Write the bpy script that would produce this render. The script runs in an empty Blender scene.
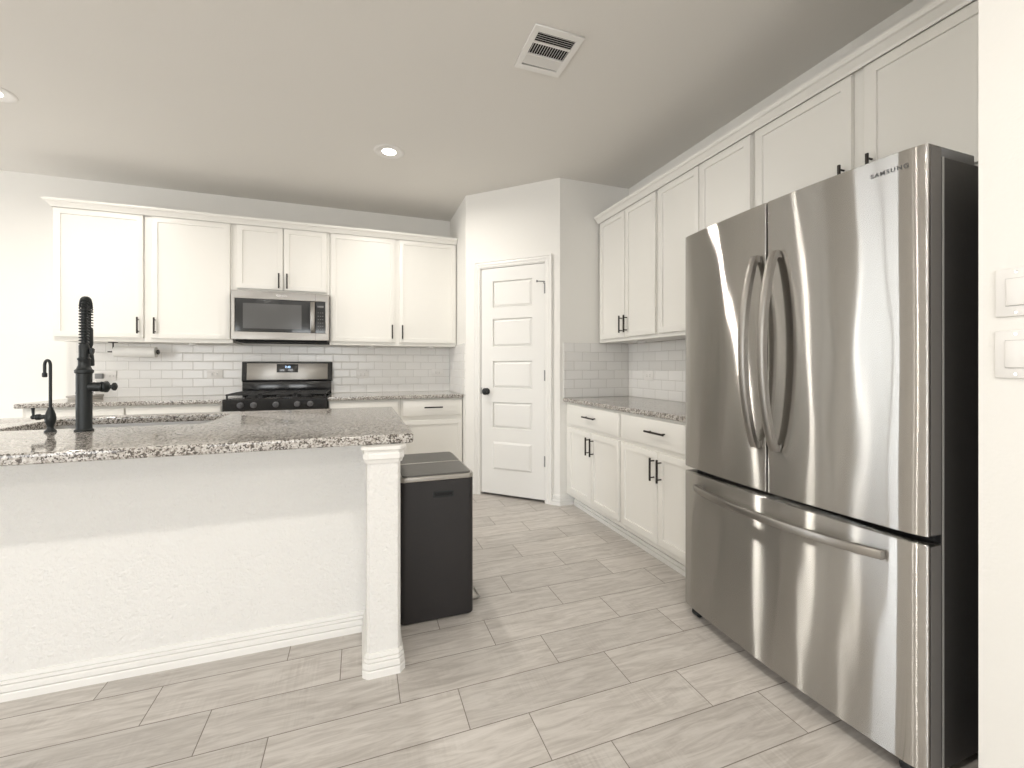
import bpy, bmesh, math, random
from mathutils import Matrix, Vector
random.seed(7)
C = bpy.context.scene.collection
PI = math.pi
FL = 0.02            # height of the finished floor
CEIL = 2.746

# ------------------------------------------------------------------ camera, world, exposure
scn = bpy.context.scene
cam = bpy.data.cameras.new('camera'); cam_o = bpy.data.objects.new('camera', cam); C.objects.link(cam_o)
cam.sensor_fit = 'HORIZONTAL'; cam.sensor_width = 36.0
FPX, HY = 429.0, 366.5
cam.lens = FPX / 1024 * 36.0
cam.shift_y = -(384 - HY) / 1024.0
cam.clip_start = 0.05
cam_o.location = (0, 0, 1.175)
cam_o.rotation_euler = (PI / 2, 0, -math.atan((512 - 360) / FPX))
scn.camera = cam_o
scn.view_settings.view_transform = 'Standard'
scn.view_settings.look = 'None'
scn.view_settings.gamma = 1.0
scn.view_settings.use_curve_mapping = False
scn.view_settings.exposure = 0.42

world = bpy.data.worlds.new('world'); scn.world = world; world.use_nodes = True
wn = world.node_tree.nodes; wl = world.node_tree.links
bg = wn['Background']
sky = wn.new('ShaderNodeTexSky'); sky.sky_type = 'NISHITA'; sky.sun_disc = False
sky.sun_elevation = math.radians(42); sky.sun_rotation = math.radians(150)
wl.new(sky.outputs[0], bg.inputs[0]); bg.inputs[1].default_value = 0.22

def area(name, loc, rot, sx, sy, power, col):
    l = bpy.data.lights.new(name, 'AREA'); l.shape = 'RECTANGLE'; l.size = sx; l.size_y = sy
    l.energy = power; l.color = col
    o = bpy.data.objects.new(name, l); C.objects.link(o); o.location = loc; o.rotation_euler = rot
    return o
DAY = (0.93, 0.96, 1.0)
# added area lamps standing in for daylight, outside the added unseen windows
area('window_daylight_rear', (-0.9, -4.72, 1.45), (PI / 2, 0, 0), 1.7, 1.5, 58, DAY).rotation_euler = (-PI / 2, 0, PI)
area('window_daylight_rear', (-3.9, -4.72, 1.30), (-PI / 2, 0, PI), 1.9, 1.9, 75, DAY)
area('window_daylight_left', (-6.22, 3.3, 1.25), (0, -PI / 2, 0), 1.9, 1.6, 62, DAY)
CAN_POWER = 12.5
CAN_COL = (1.0, 0.955, 0.885)

# ------------------------------------------------------------------ mesh helpers
class MB:
    def __init__(s): s.bm = bmesh.new()
    def _cap(s, fn):
        before = set(s.bm.verts); fn(); return [v for v in s.bm.verts if v not in before]
    def box(s, x0, x1, y0, y1, z0, z1, bev=0.0, seg=2, M=None, edges=None):
        t = bmesh.new()
        bmesh.ops.create_cube(t, size=1)
        for v in t.verts:
            v.co = Vector((x0 + (v.co.x + .5) * (x1 - x0), y0 + (v.co.y + .5) * (y1 - y0), z0 + (v.co.z + .5) * (z1 - z0)))
        if bev > 0:
            es = t.edges[:]
            if edges == 'z': es = [e for e in es if abs(e.verts[0].co.z - e.verts[1].co.z) > 1e-6]
            bmesh.ops.bevel(t, geom=es, offset=bev, segments=seg, profile=.5, affect='EDGES')
        s.merge(t, M); return s
    def merge(s, t, M=None):
        if M is not None: bmesh.ops.transform(t, matrix=M, verts=t.verts)
        me = bpy.data.meshes.new('tmp'); t.to_mesh(me); t.free(); s.bm.from_mesh(me); bpy.data.meshes.remove(me)
    def mesh(s, me, M=None):
        if M is not None: me.transform(M)
        s.bm.from_mesh(me); bpy.data.meshes.remove(me); return s
    def lathe(s, prof, loc=(0, 0, 0), axis=(0, 0, 1), n=28, M=None):
        """prof: [(r, z)] turned about axis at loc"""
        t = bmesh.new(); rings = []
        for r, z in prof:
            if r < 1e-6: rings.append([t.verts.new((0, 0, z))])
            else: rings.append([t.verts.new((r * math.cos(2 * PI * k / n), r * math.sin(2 * PI * k / n), z)) for k in range(n)])
        for a, b in zip(rings[:-1], rings[1:]):
            if len(a) == 1 and len(b) == 1: continue
            for k in range(n):
                k2 = (k + 1) % n
                if len(a) == 1: t.faces.new((a[0], b[k2], b[k]))
                elif len(b) == 1: t.faces.new((a[k], a[k2], b[0]))
                else: t.faces.new((a[k], a[k2], b[k2], b[k]))
        if len(rings[0]) > 1: t.faces.new(rings[0][::-1])
        if len(rings[-1]) > 1: t.faces.new(rings[-1])
        bmesh.ops.recalc_face_normals(t, faces=t.faces)
        q = Vector((0, 0, 1)).rotation_difference(Vector(axis).normalized()).to_matrix().to_4x4()
        m = Matrix.Translation(loc) @ q
        if M is not None: m = M @ m
        s.merge(t, m); return s
    def cyl(s, p, q, r, n=20, M=None, bev=0.0):
        p, q = Vector(p), Vector(q); L = (q - p).length
        pr = [(r, 0), (r, L)] if bev == 0 else [(r - bev, 0), (r, bev), (r, L - bev), (r - bev, L)]
        return s.lathe(pr, p, q - p, n, M)
    def tube(s, pts, rad, n=14, M=None, closed=False, cap=True):
        """round tube along pts; rad is a number or a list"""
        pts = [Vector(p) for p in pts]; N = len(pts)
        rs = rad if isinstance(rad, (list, tuple)) else [rad] * N
        t = bmesh.new(); rings = []; up = None
        for i, p in enumerate(pts):
            d = (pts[min(i + 1, N - 1)] - pts[max(i - 1, 0)]).normalized()
            if up is None:
                up = Vector((0, 0, 1)) if abs(d.z) < .9 else Vector((1, 0, 0))
            up = (up - d * up.dot(d)).normalized(); sd = d.cross(up)
            rings.append([t.verts.new(p + rs[i] * (up * math.cos(2 * PI * k / n) + sd * math.sin(2 * PI * k / n))) for k in range(n)])
        for a, b in zip(rings[:-1], rings[1:]):
            for k in range(n):
                t.faces.new((a[k], a[(k + 1) % n], b[(k + 1) % n], b[k]))
        if cap: t.faces.new(rings[0][::-1]); t.faces.new(rings[-1])
        bmesh.ops.recalc_face_normals(t, faces=t.faces)
        s.merge(t, M); return s
    def prism(s, poly, z0, z1, bev=0.0, seg=2, M=None, horiz_only=False):
        t = bmesh.new()
        a = [t.verts.new((x, y, z0)) for x, y in poly]; b = [t.verts.new((x, y, z1)) for x, y in poly]
        n = len(poly)
        for k in range(n): t.faces.new((a[k], a[(k + 1) % n], b[(k + 1) % n], b[k]))
        fa = t.faces.new(a[::-1]); fb = t.faces.new(b)
        bmesh.ops.recalc_face_normals(t, faces=t.faces)
        if bev > 0:
            es = list(fa.edges) + list(fb.edges)
            bmesh.ops.bevel(t, geom=es, offset=bev, segments=seg, profile=.5, affect='EDGES')
        s.merge(t, M); return s
    def sweep(s, path, prof, closed=False, M=None):
        """moulding: profile [(out, z)] carried along the XY path, out = to the right of travel"""
        t = bmesh.new(); n = len(path); rings = []
        P = [Vector((p[0], p[1])) for p in path]
        for i in range(n):
            a = P[i] - P[i - 1] if (i > 0 or closed) else None
            b = P[(i + 1) % n] - P[i] if (i < n - 1 or closed) else None
            na = Vector((a.y, -a.x)).normalized() if a is not None else None
            nb = Vector((b.y, -b.x)).normalized() if b is not None else None
            if na is None: m = nb
            elif nb is None: m = na
            else:
                m = na + nb; m = m / max(1e-6, m.dot(na))
            rings.append([t.verts.new((P[i].x + m.x * o, P[i].y + m.y * o, z)) for o, z in prof])
        k = len(prof); seq = list(range(n)) + ([0] if closed else [])
        for i, j in zip(seq[:-1], seq[1:]):
            for q in range(k):
                q2 = (q + 1) % k
                t.faces.new((rings[i][q], rings[j][q], rings[j][q2], rings[i][q2]))
        if not closed:
            t.faces.new(rings[0]); t.faces.new(rings[-1][::-1])
        bmesh.ops.recalc_face_normals(t, faces=t.faces)
        s.merge(t, M); return s
    def build(s, name, mat, parent=None, smooth=35, label=None, rim=False):
        bm = s.bm
        bmesh.ops.remove_doubles(bm, verts=bm.verts, dist=1e-6)
        if smooth:
            for f in bm.faces: f.smooth = True
            for e in bm.edges:
                if len(e.link_faces) == 2:
                    e.smooth = e.calc_face_angle(0) < math.radians(smooth) and not (rim and max(f.calc_area() for f in e.link_faces) > 4e-3 and (abs(e.link_faces[0].normal.z) > .999) != (abs(e.link_faces[1].normal.z) > .999))
        me = bpy.data.meshes.new(name)
        xs = [v.co.copy() for v in bm.verts]
        c = Vector([(min(v[i] for v in xs) + max(v[i] for v in xs)) / 2 for i in range(3)])
        bmesh.ops.translate(bm, vec=-c, verts=bm.verts)
        bm.to_mesh(me); bm.free(); me.materials.append(mat)
        o = bpy.data.objects.new(name, me); C.objects.link(o)
        o.location = c
        if parent is not None:
            o.parent = parent; o.matrix_parent_inverse = world_of(parent).inverted()
        if label: o['label'] = label
        return o

def world_of(o):
    m = Matrix.Translation(o.location) @ o.rotation_euler.to_matrix().to_4x4()
    if o.parent: m = world_of(o.parent) @ o.matrix_parent_inverse @ m
    return m
def thing(name, label, cat, loc, group=None, rotz=0):
    o = bpy.data.objects.new(name, None); C.objects.link(o); o.empty_display_size = .1
    o.location = loc; o.rotation_euler = (0, 0, rotz)
    o['label'] = label; o['category'] = cat
    if group: o['group'] = group
    return o
def tag(o, label, cat, group=None):
    o['label'] = label; o['category'] = cat
    if group: o['group'] = group
    return o
def struct(o, label=None, cat=None):
    o['kind'] = 'structure'
    if label: o['label'] = label
    if cat: o['category'] = cat
    return o
def plate_mesh(outer, holes, z0, z1, bev=0.0, res=4):
    """flat plate with holes, made from a filled 2-D curve"""
    cu = bpy.data.curves.new('tmp', 'CURVE'); cu.dimensions = '2D'; cu.fill_mode = 'BOTH'
    for poly in [outer] + holes:
        sp = cu.splines.new('POLY'); sp.points.add(len(poly) - 1)
        for p, q in zip(sp.points, poly): p.co = (q[0], q[1], 0, 1)
        sp.use_cyclic_u = True
    cu.extrude = (z1 - z0) / 2 - bev; cu.bevel_depth = bev; cu.bevel_resolution = res; cu.offset = -bev
    o = bpy.data.objects.new('tmp', cu); C.objects.link(o)
    dg = bpy.context.evaluated_depsgraph_get()
    me = bpy.data.meshes.new_from_object(o.evaluated_get(dg))
    bpy.data.objects.remove(o); bpy.data.curves.remove(cu)
    me.transform(Matrix.Translation((0, 0, (z0 + z1) / 2))); me.materials.clear()
    return me
def text_mesh(body, size, depth, M, spacing=1.0, wide=1.0):
    cu = bpy.data.curves.new('tmp', 'FONT'); cu.body = body; cu.size = size; cu.extrude = depth
    cu.align_x = 'CENTER'; cu.align_y = 'CENTER'; cu.space_character = spacing; cu.offset = size * .012
    o = bpy.data.objects.new('tmp', cu); C.objects.link(o)
    dg = bpy.context.evaluated_depsgraph_get()
    me = bpy.data.meshes.new_from_object(o.evaluated_get(dg))
    bpy.data.objects.remove(o); bpy.data.curves.remove(cu)
    me.transform(M @ Matrix.Diagonal((wide, 1, 1, 1))); me.materials.clear()
    return me
def rrect(x0, x1, y0, y1, r, n=6):
    out = []
    for cx_, cy_, a in ((x1 - r, y0 + r, -90), (x1 - r, y1 - r, 0), (x0 + r, y1 - r, 90), (x0 + r, y0 + r, 180)):
        for k in range(n + 1):
            t = math.radians(a + 90 * k / n); out.append((cx_ + r * math.cos(t), cy_ + r * math.sin(t)))
    return out

# ------------------------------------------------------------------ materials
class NT:
    def __init__(s, name):
        s.m = bpy.data.materials.new(name); s.m.use_nodes = True
        s.n = s.m.node_tree.nodes; s.l = s.m.node_tree.links; s.b = s.n['Principled BSDF']
    def node(s, typ, **kw):
        n = s.n.new(typ)
        for k, v in kw.items(): setattr(n, k, v)
        return n
    def math(s, op, a, b=None, c=None):
        n = s.n.new('ShaderNodeMath'); n.operation = op
        for i, v in enumerate((a, b, c)):
            if v is None: continue
            if isinstance(v, (int, float)): n.inputs[i].default_value = v
            else: s.l.new(v, n.inputs[i])
        return n.outputs[0]
    def pos(s):
        g = s.n.new('ShaderNodeNewGeometry'); return g.outputs['Position']
    def scaled(s, v, sc):
        m = s.n.new('ShaderNodeMapping'); m.inputs['Scale'].default_value = sc; s.l.new(v, m.inputs[0]); return m.outputs[0]
    def noise(s, v, scale, detail=2, rough=.5):
        n = s.n.new('ShaderNodeTexNoise'); n.inputs['Scale'].default_value = scale; n.inputs['Detail'].default_value = detail
        n.inputs['Roughness'].default_value = rough; s.l.new(v, n.inputs['Vector']); return n
    def ramp(s, f, stops, interp='LINEAR'):
        r = s.n.new('ShaderNodeValToRGB'); r.color_ramp.interpolation = interp
        while len(r.color_ramp.elements) < len(stops): r.color_ramp.elements.new(.5)
        for e, (p, c) in zip(r.color_ramp.elements, stops): e.position = p; e.color = (*c, 1)
        s.l.new(f, r.inputs[0]); return r.outputs[0]
    def mix(s, f, a, b):
        n = s.n.new('ShaderNodeMix'); n.data_type = 'RGBA'
        for i, v in ((0, f), (6, a), (7, b)):
            if isinstance(v, (int, float)): n.inputs[i].default_value = v
            elif isinstance(v, tuple): n.inputs[i].default_value = (*v, 1)
            else: s.l.new(v, n.inputs[i])
        return n.outputs[2]
    def bump(s, h, strength, dist):
        n = s.n.new('ShaderNodeBump'); n.inputs['Strength'].default_value = strength; n.inputs['Distance'].default_value = dist
        s.l.new(h, n.inputs['Height']); s.l.new(n.outputs[0], s.b.inputs['Normal'])
    def set(s, **kw):
        for k, v in kw.items():
            s.b.inputs[k.replace('_', ' ')].default_value = (*v, 1) if isinstance(v, tuple) else v
        return s

def plain(name, col, rough=.5, metal=0.0, **kw):
    t = NT(name); t.set(Base_Color=col, Roughness=rough, Metallic=metal, **kw)
    n = t.noise(t.pos(), 60, 3)
    t.l.new(t.math('MULTIPLY_ADD', n.outputs[0], .08, rough - .04), t.b.inputs['Roughness'])
    return t.m
def paint(name, col, bump=.25, scale=90, rough=.6):
    t = NT(name); p = t.pos()
    n1 = t.noise(p, scale, 3, .55); n2 = t.noise(p, 1.3, 2)
    c = t.mix(n2.outputs[0], tuple(x * .985 for x in col), tuple(min(1, x * 1.015) for x in col))
    t.l.new(c, t.b.inputs['Base Color']); t.set(Roughness=rough)
    t.bump(n1.outputs[0], bump, .004 if bump < .5 else .0065); return t.m

WALL = paint('warm_white_wall_paint', (.84, .822, .780), .18, 110)
CEILM = paint('ceiling_paint', (.78, .755, .71), .12, 120, .8)
KNEE = paint('orange_peel_wall_paint', (.80, .785, .755), .9, 75)
TRIM = plain('white_trim_enamel', (.84, .825, .79), .35)
CAB = plain('cabinet_white_lacquer', (.83, .812, .765), .36)
DOORM = plain('door_white_enamel', (.84, .827, .795), .38)
BRONZE = plain('dark_bronze', (.035, .03, .027), .38, .7)
BLACK = plain('matte_black_metal', (.018, .021, .022), .42, .3)
BLKGLOSS = plain('black_enamel', (.012, .012, .013), .16)
GRATE = plain('cast_iron', (.02, .02, .02), .55)
KNOBG = plain('dark_grey_knob', (.09, .09, .095), .35)
DARKGLASS = plain('dark_glass', (.03, .031, .032), .07)
WHITEPL = plain('white_plastic', (.82, .80, .77), .35)
PAPER = plain('paper_towel', (.86, .85, .82), .9)
BINB = plain('black_textured_bin_body', (.019, .0165, .0165), .55)
BINL = plain('grey_bin_lid', (.105, .10, .092), .42)
BINS = plain('brushed_bin_rim', (.42, .40, .37), .32, .8)
CHROME = plain('chrome', (.75, .75, .75), .12, 1.0)
CASE = plain('dark_grey_case_paint', (.060, .057, .055), .42)
VOID = plain('dark_void', (.01, .01, .01), .8)
GREYD = plain('grey_plastic', (.25, .25, .25), .5)
BOOK = plain('pale_book_cover', (.62, .58, .52), .6)

def steel(name, col=(.60, .57, .53), rough=.28, aniso=.75, wav=0.0, cross=False):
    """brushed metal: a glossy lobe stretched upright, so lamps smear into vertical streaks"""
    t = NT(name); p = t.pos()
    st = t.noise(t.scaled(p, (6, 6, 700)), 1.0, 2)
    g = t.node('ShaderNodeBsdfAnisotropic'); g.distribution = 'GGX'
    t.l.new(t.mix(st.outputs[0], tuple(x * .96 for x in col), tuple(x * 1.03 for x in col)), g.inputs['Color'])
    g.inputs['Roughness'].default_value = rough; g.inputs['Anisotropy'].default_value = -aniso
    tg = t.node('ShaderNodeCombineXYZ'); tg.inputs[2].default_value = 1.0; tg.inputs[0].default_value = .001
    t.l.new(tg.outputs[0], g.inputs['Tangent'])
    if wav:
        w = t.noise(t.scaled(p, (1, 3.0, .7)), 2.0, 1)
        bp = t.node('ShaderNodeBump'); bp.inputs['Strength'].default_value = .5; bp.inputs['Distance'].default_value = wav
        t.l.new(w.outputs[0], bp.inputs['Height']); t.l.new(bp.outputs[0], g.inputs['Normal'])
    t.l.new(g.outputs[0], t.n['Material Output'].inputs[0])
    return t.m
STEEL = steel('brushed_stainless_steel', (.545, .53, .505), .205, .905, .006)
STEELP = steel('brushed_steel_trim', (.37, .352, .328), .36, .45)
SINKM = steel('satin_sink_steel', (.62, .61, .60), .42, 0)

def emis(name, col, s):
    t = NT(name); t.set(Base_Color=(.8, .8, .8), Emission_Color=col, Emission_Strength=s); return t.m
LENS = emis('lit_lamp_lens', (1.0, .93, .82), 9)
LED = emis('lit_blue_display', (.30, .58, 1.0), 1.1)
SCREEN = emis('lit_small_screen', (.10, .30, .33), .25)

def granite():
    t = NT('speckled_granite'); p = t.pos()
    wob = t.noise(p, 30, 2)
    v1 = t.node('ShaderNodeTexVoronoi'); v1.inputs['Scale'].default_value = 185; t.l.new(p, v1.inputs['Vector'])
    v2 = t.node('ShaderNodeTexVoronoi'); v2.inputs['Scale'].default_value = 260; t.l.new(p, v2.inputs['Vector'])
    sep = t.node('ShaderNodeSeparateColor'); t.l.new(v1.outputs['Color'], sep.inputs[0])
    sep2 = t.node('ShaderNodeSeparateColor'); t.l.new(v2.outputs['Color'], sep2.inputs[0])
    big = t.noise(p, 70, 3)
    f = t.math('ADD', t.math('MULTIPLY', sep.outputs[0], .75), t.math('MULTIPLY_ADD', big.outputs[0], 1.3, -.61))
    c = t.ramp(f, [(0, (.085, .075, .065)), (.17, (.19, .165, .145)), (.28, (.36, .33, .295)), (.40, (.47, .44, .405)), (.60, (.60, .575, .54)), (.92, (.40, .37, .34))], 'CONSTANT')
    c2 = t.mix(t.math('GREATER_THAN', sep2.outputs[1], .93), c, (.11, .095, .08))
    t.l.new(c2, t.b.inputs['Base Color'])
    t.set(Roughness=.09, Specular_IOR_Level=.55); return t.m
GRAN = granite()

def tiles(name, axis):
    """glazed 3 x 6 subway tiles; axis 'x' for walls facing Y, 'y' for walls facing X"""
    t = NT(name); sp = t.node('ShaderNodeSeparateXYZ'); t.l.new(t.pos(), sp.inputs[0])
    cb = t.node('ShaderNodeCombineXYZ')
    a = sp.outputs[0] if axis == 'x' else sp.outputs[1]
    t.l.new(t.math('ADD', a, 20 * .1555 + .016 if axis == 'x' else 3.1 + .028), cb.inputs[0]); t.l.new(t.math('ADD', sp.outputs[2], -.914 + .0765 * 20), cb.inputs[1])
    def brick(ms, sm):
        b = t.node('ShaderNodeTexBrick'); b.offset = .5
        b.inputs['Scale'].default_value = 1; b.inputs['Brick Width'].default_value = .1555; b.inputs['Row Height'].default_value = .0765
        b.inputs['Mortar Size'].default_value = ms; b.inputs['Mortar Smooth'].default_value = sm
        b.inputs['Color1'].default_value = (.84, .825, .80, 1); b.inputs['Color2'].default_value = (.80, .785, .755, 1)
        b.inputs['Mortar'].default_value = (.57, .55, .52, 1); b.inputs['Bias'].default_value = -.2
        t.l.new(cb.outputs[0], b.inputs['Vector']); return b
    b1 = brick(.0016, .1); b2 = brick(.009, 1.0)
    t.l.new(b1.outputs['Color'], t.b.inputs['Base Color'])
    t.l.new(t.math('MULTIPLY_ADD', b1.outputs['Fac'], .5, .22), t.b.inputs['Roughness'])
    h = t.math('SUBTRACT', 1.0, b2.outputs['Fac']); t.bump(h, .38, .003)
    return t.m
TILEX, TILEY = tiles('subway_tile_back', 'x'), tiles('subway_tile_side', 'y')

def floor_mat():
    t = NT('wood_look_floor_tile'); sp = t.node('ShaderNodeSeparateXYZ'); p = t.pos(); t.l.new(p, sp.inputs[0])
    X, Y = sp.outputs[0], sp.outputs[1]
    PT, LN, G = .1842, .6005, .0016
    r = t.math('DIVIDE', t.math('ADD', Y, -1.146 + PT * 60), PT); row = t.math('FLOOR', r); fy = t.math('FRACT', r)
    sh = t.math('MULTIPLY', t.math('ADD', row, -60), .3333)
    q = t.math('ADD', t.math('DIVIDE', t.math('ADD', X, -.531 + LN * 40), LN), sh)
    col = t.math('FLOOR', q); fx = t.math('FRACT', q)
    ex = t.math('MULTIPLY', t.math('MINIMUM', fx, t.math('SUBTRACT', 1.0, fx)), LN)
    ey = t.math('MULTIPLY', t.math('MINIMUM', fy, t.math('SUBTRACT', 1.0, fy)), PT)
    e = t.math('MINIMUM', ex, ey)
    grout = t.math('LESS_THAN', e, G)
    idv = t.node('ShaderNodeCombineXYZ'); t.l.new(col, idv.inputs[0]); t.l.new(row, idv.inputs[1])
    wn_ = t.node('ShaderNodeTexWhiteNoise'); wn_.noise_dimensions = '2D'; t.l.new(idv.outputs[0], wn_.inputs[0])
    off = t.node('ShaderNodeVectorMath', operation='SCALE'); t.l.new(wn_.outputs['Color'], off.inputs[0]); off.inputs['Scale'].default_value = 9
    ad = t.node('ShaderNodeVectorMath', operation='ADD'); t.l.new(p, ad.inputs[0]); t.l.new(off.outputs[0], ad.inputs[1])
    pv = ad.outputs[0]
    g1 = t.noise(t.scaled(pv, (1.6, 11, 1)), 3.0, 5, .62); g1.inputs['Distortion'].default_value = 1.2
    g2 = t.noise(t.scaled(pv, (5, 60, 1)), 3.0, 3, .6)
    saw = t.noise(t.scaled(pv, (70, 2.5, 1)), 1.8, 2)      # cross saw marks
    patch = t.noise(t.scaled(pv, (2, 3, 1)), 2.2, 2)
    f = t.math('ADD', t.math('MULTIPLY', g1.outputs[0], .85), t.math('MULTIPLY', g2.outputs[0], .22))
    sawm = t.math('MULTIPLY', t.math('SUBTRACT', saw.outputs[0], .5), t.math('MULTIPLY', t.math('MAXIMUM', t.math('SUBTRACT', patch.outputs[0], .50), 0), 1.6))
    f = t.math('ADD', f, sawm)
    c = t.ramp(f, [(.28, (.385, .350, .315)), (.45, (.475, .440, .405)), (.60, (.575, .540, .502)), (.78, (.65, .615, .578))])
    tone = t.math('MULTIPLY_ADD', wn_.outputs['Value'], .16, .92)
    tn = t.node('ShaderNodeVectorMath', operation='SCALE'); t.l.new(c, tn.inputs[0]); t.l.new(tone, tn.inputs['Scale'])
    c = t.mix(grout, tn.outputs[0], (.22, .195, .165))
    t.l.new(c, t.b.inputs['Base Color'])
    t.l.new(t.math('MULTIPLY_ADD', grout, .35, .36), t.b.inputs['Roughness'])
    hh = t.math('ADD', t.math('MULTIPLY', t.math('MINIMUM', e, .004), 180), t.math('MULTIPLY', f, .35))
    t.bump(hh, .25, .002)
    return t.m
FLOOR = floor_mat()

# ------------------------------------------------------------------ placement frames (local x runs left to right as one faces the surface, y goes into it)
def frame(x, y, ang): return Matrix.Translation((x, y, 0)) @ Matrix.Rotation(ang, 4, 'Z')
M_BACK = lambda y: frame(0, y, 0)
M_RIGHT = lambda x: frame(x, 0, -PI / 2)          # local x = -world y
DX, DY = .7164, -.6977
M_DIAG = frame(.918, 3.863, math.atan2(DY, DX))
XR, YB = 2.24, 4.60

# ------------------------------------------------------------------ room shell
def slab(name, x0, x1, y0, y1, z0, z1, mat): return struct(MB().box(x0, x1, y0, y1, z0, z1).build(name, mat, smooth=0))
slab('floor', -6.15, 2.4, -4.65, 4.75, FL - .1, FL, FLOOR)
slab('ceiling', -6.15, 2.4, -4.65, 4.75, CEIL, CEIL + .1, CEILM)
slab('wall_back', -6.0, XR + .12, YB, YB + .12, FL, CEIL, WALL)
slab('wall_right', XR, XR + .12, .635, YB, FL, CEIL, WALL)
# pantry walls in the far corner
slab('wall_pantry_left', .918, 1.00, 3.8632, YB, FL, CEIL, WALL)
slab('wall_pantry_right', 1.5682, XR, 3.2302, 3.31, FL, CEIL, WALL)
b = MB()
for a0, a1, z0, z1 in ((-.0, .150, FL, CEIL), (.793, .907, FL, CEIL), (.150, .793, 2.065, CEIL)):
    b.box(a0, a1, 0, .10, z0, z1, M=M_DIAG)
struct(b.build('wall_pantry_diagonal', WALL, smooth=0))
# return wall beside the fridge and the near wall with the switches
XN = 1.475
slab('wall_near_right', XN, XR + .12, -4.5, .629, FL, CEIL, WALL)
def wall_with_hole(name, fixed, lo, hi, holes, axis, t=.12):
    b = MB(); cur = lo
    for (h0, h1, z0, z1) in holes:
        segs = ((cur, h0, FL, CEIL), (h0, h1, FL, z0), (h0, h1, z1, CEIL)); cur = h1
        for a0, a1, c0, c1 in segs:
            if c1 - c0 < .01: continue
            if axis == 'x': b.box(a0, a1, fixed - t, fixed, c0, c1)
            else: b.box(fixed - t, fixed, a0, a1, c0, c1)
    if axis == 'x': b.box(cur, hi, fixed - t, fixed, FL, CEIL)
    else: b.box(fixed - t, fixed, cur, hi, FL, CEIL)
    return struct(b.build(name, WALL, smooth=0))
REAR = [(-4.85, -2.95, .35, 2.25), (-1.75, -.05, .70, 2.20)]  # unseen windows, added as sources of daylight and fridge reflections
LEFT = [(2.45, 4.15, .30, 2.25)]  # added unseen opening, placed for its reflection in the fridge doors
wall_with_hole('wall_rear', -4.5, -6.0, XN, REAR, 'x')
wall_with_hole('wall_left', -6.0, -4.5, YB, LEFT, 'y')
gt = NT('window_glass'); 
gl = gt.node('ShaderNodeBsdfGlossy'); gl.inputs['Roughness'].default_value = .02
tr = gt.node('ShaderNodeBsdfTransparent'); mx = gt.node('ShaderNodeMixShader'); mx.inputs[0].default_value = .06
gt.l.new(tr.outputs[0], mx.inputs[1]); gt.l.new(gl.outputs[0], mx.inputs[2])
gt.l.new(mx.outputs[0], gt.n['Material Output'].inputs[0]); GLASS = gt.m
for i, (ax, (a0, a1, z0, z1)) in enumerate([('x', REAR[0]), ('x', REAR[1]), ('y', LEFT[0])]):
    b, g = MB(), MB(); mid = (a0 + a1) / 2; w = .045
    bars = [(a0, a0 + w, z0, z1), (a1 - w, a1, z0, z1), (a0, a1, z0, z0 + w), (a0, a1, z1 - w, z1), (mid - .02, mid + .02, z0, z1)]
    for c0, c1, d0, d1 in bars:
        if ax == 'x': b.box(c0, c1, -4.60, -4.55, d0, d1)
        else: b.box(-6.10, -6.05, c0, c1, d0, d1)
    if ax == 'x': g.box(a0 + .02, a1 - .02, -4.58, -4.575, z0 + .02, z1 - .02)
    else: g.box(-6.08, -6.075, a0 + .02, a1 - .02, z0 + .02, z1 - .02)
    o = struct(b.build('window_%d' % (i + 1), TRIM, smooth=0)); g.build('pane', GLASS, o, smooth=0)

# ------------------------------------------------------------------ mouldings
BB = [(0, FL), (.017, FL), (.017, FL + .024), (.015, FL + .028), (.009, FL + .0285), (.009, FL + .0315), (.0145, FL + .032), (.0145, FL + .050), (.012, FL + .053), (.006, FL + .0535), (.006, FL + .0565), (.0115, FL + .057), (.0105, FL + .068), (.005, FL + .0685), (.004, FL + .071), (.008, FL + .072), (.006, FL + .084), (0, FL + .086)]
def dpt(s, off=0.0): return (.918 + DX * s + DY * off, 3.863 + DY * s - DX * off)
struct(MB().sweep([dpt(.838), dpt(.880), (1.5678, 3.2302), (1.70, 3.2302)], BB).build('baseboard_pantry', TRIM, smooth=0))
struct(MB().sweep([dpt(.012), dpt(.090)], BB).build('baseboard_pantry_left', TRIM, smooth=0))
struct(MB().sweep([(XN, .629), (XN, -4.4)], BB).build('baseboard_near_right', TRIM, smooth=0))
struct(MB().sweep([(-5.99, YB), (-2.25, YB)], BB).build('baseboard_back', TRIM, smooth=0))

# pantry door casing: profiled U around the opening (in the diagonal frame)
CP = [(0, 0), (0, .018), (.012, .018), (.018, .013), (.030, .015), (.040, .010), (.056, .009), (.059, .005), (.064, .005), (.064, 0)]   # (away from edge, out)
b = MB()
def casing_side(s_edge, sgn, z1):
    t = bmesh.new(); lo = [t.verts.new((s_edge - sgn * o_, -d, FL)) for o_, d in CP]; hi = [t.verts.new((s_edge - sgn * o_, -d, z1 - o_)) for o_, d in CP]
    n = len(CP)
    for k in range(n): t.faces.new((lo[k], lo[(k + 1) % n], hi[(k + 1) % n], hi[k]))
    t.faces.new(lo); t.faces.new(hi); bmesh.ops.recalc_face_normals(t, faces=t.faces); b.merge(t, M_DIAG)
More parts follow.
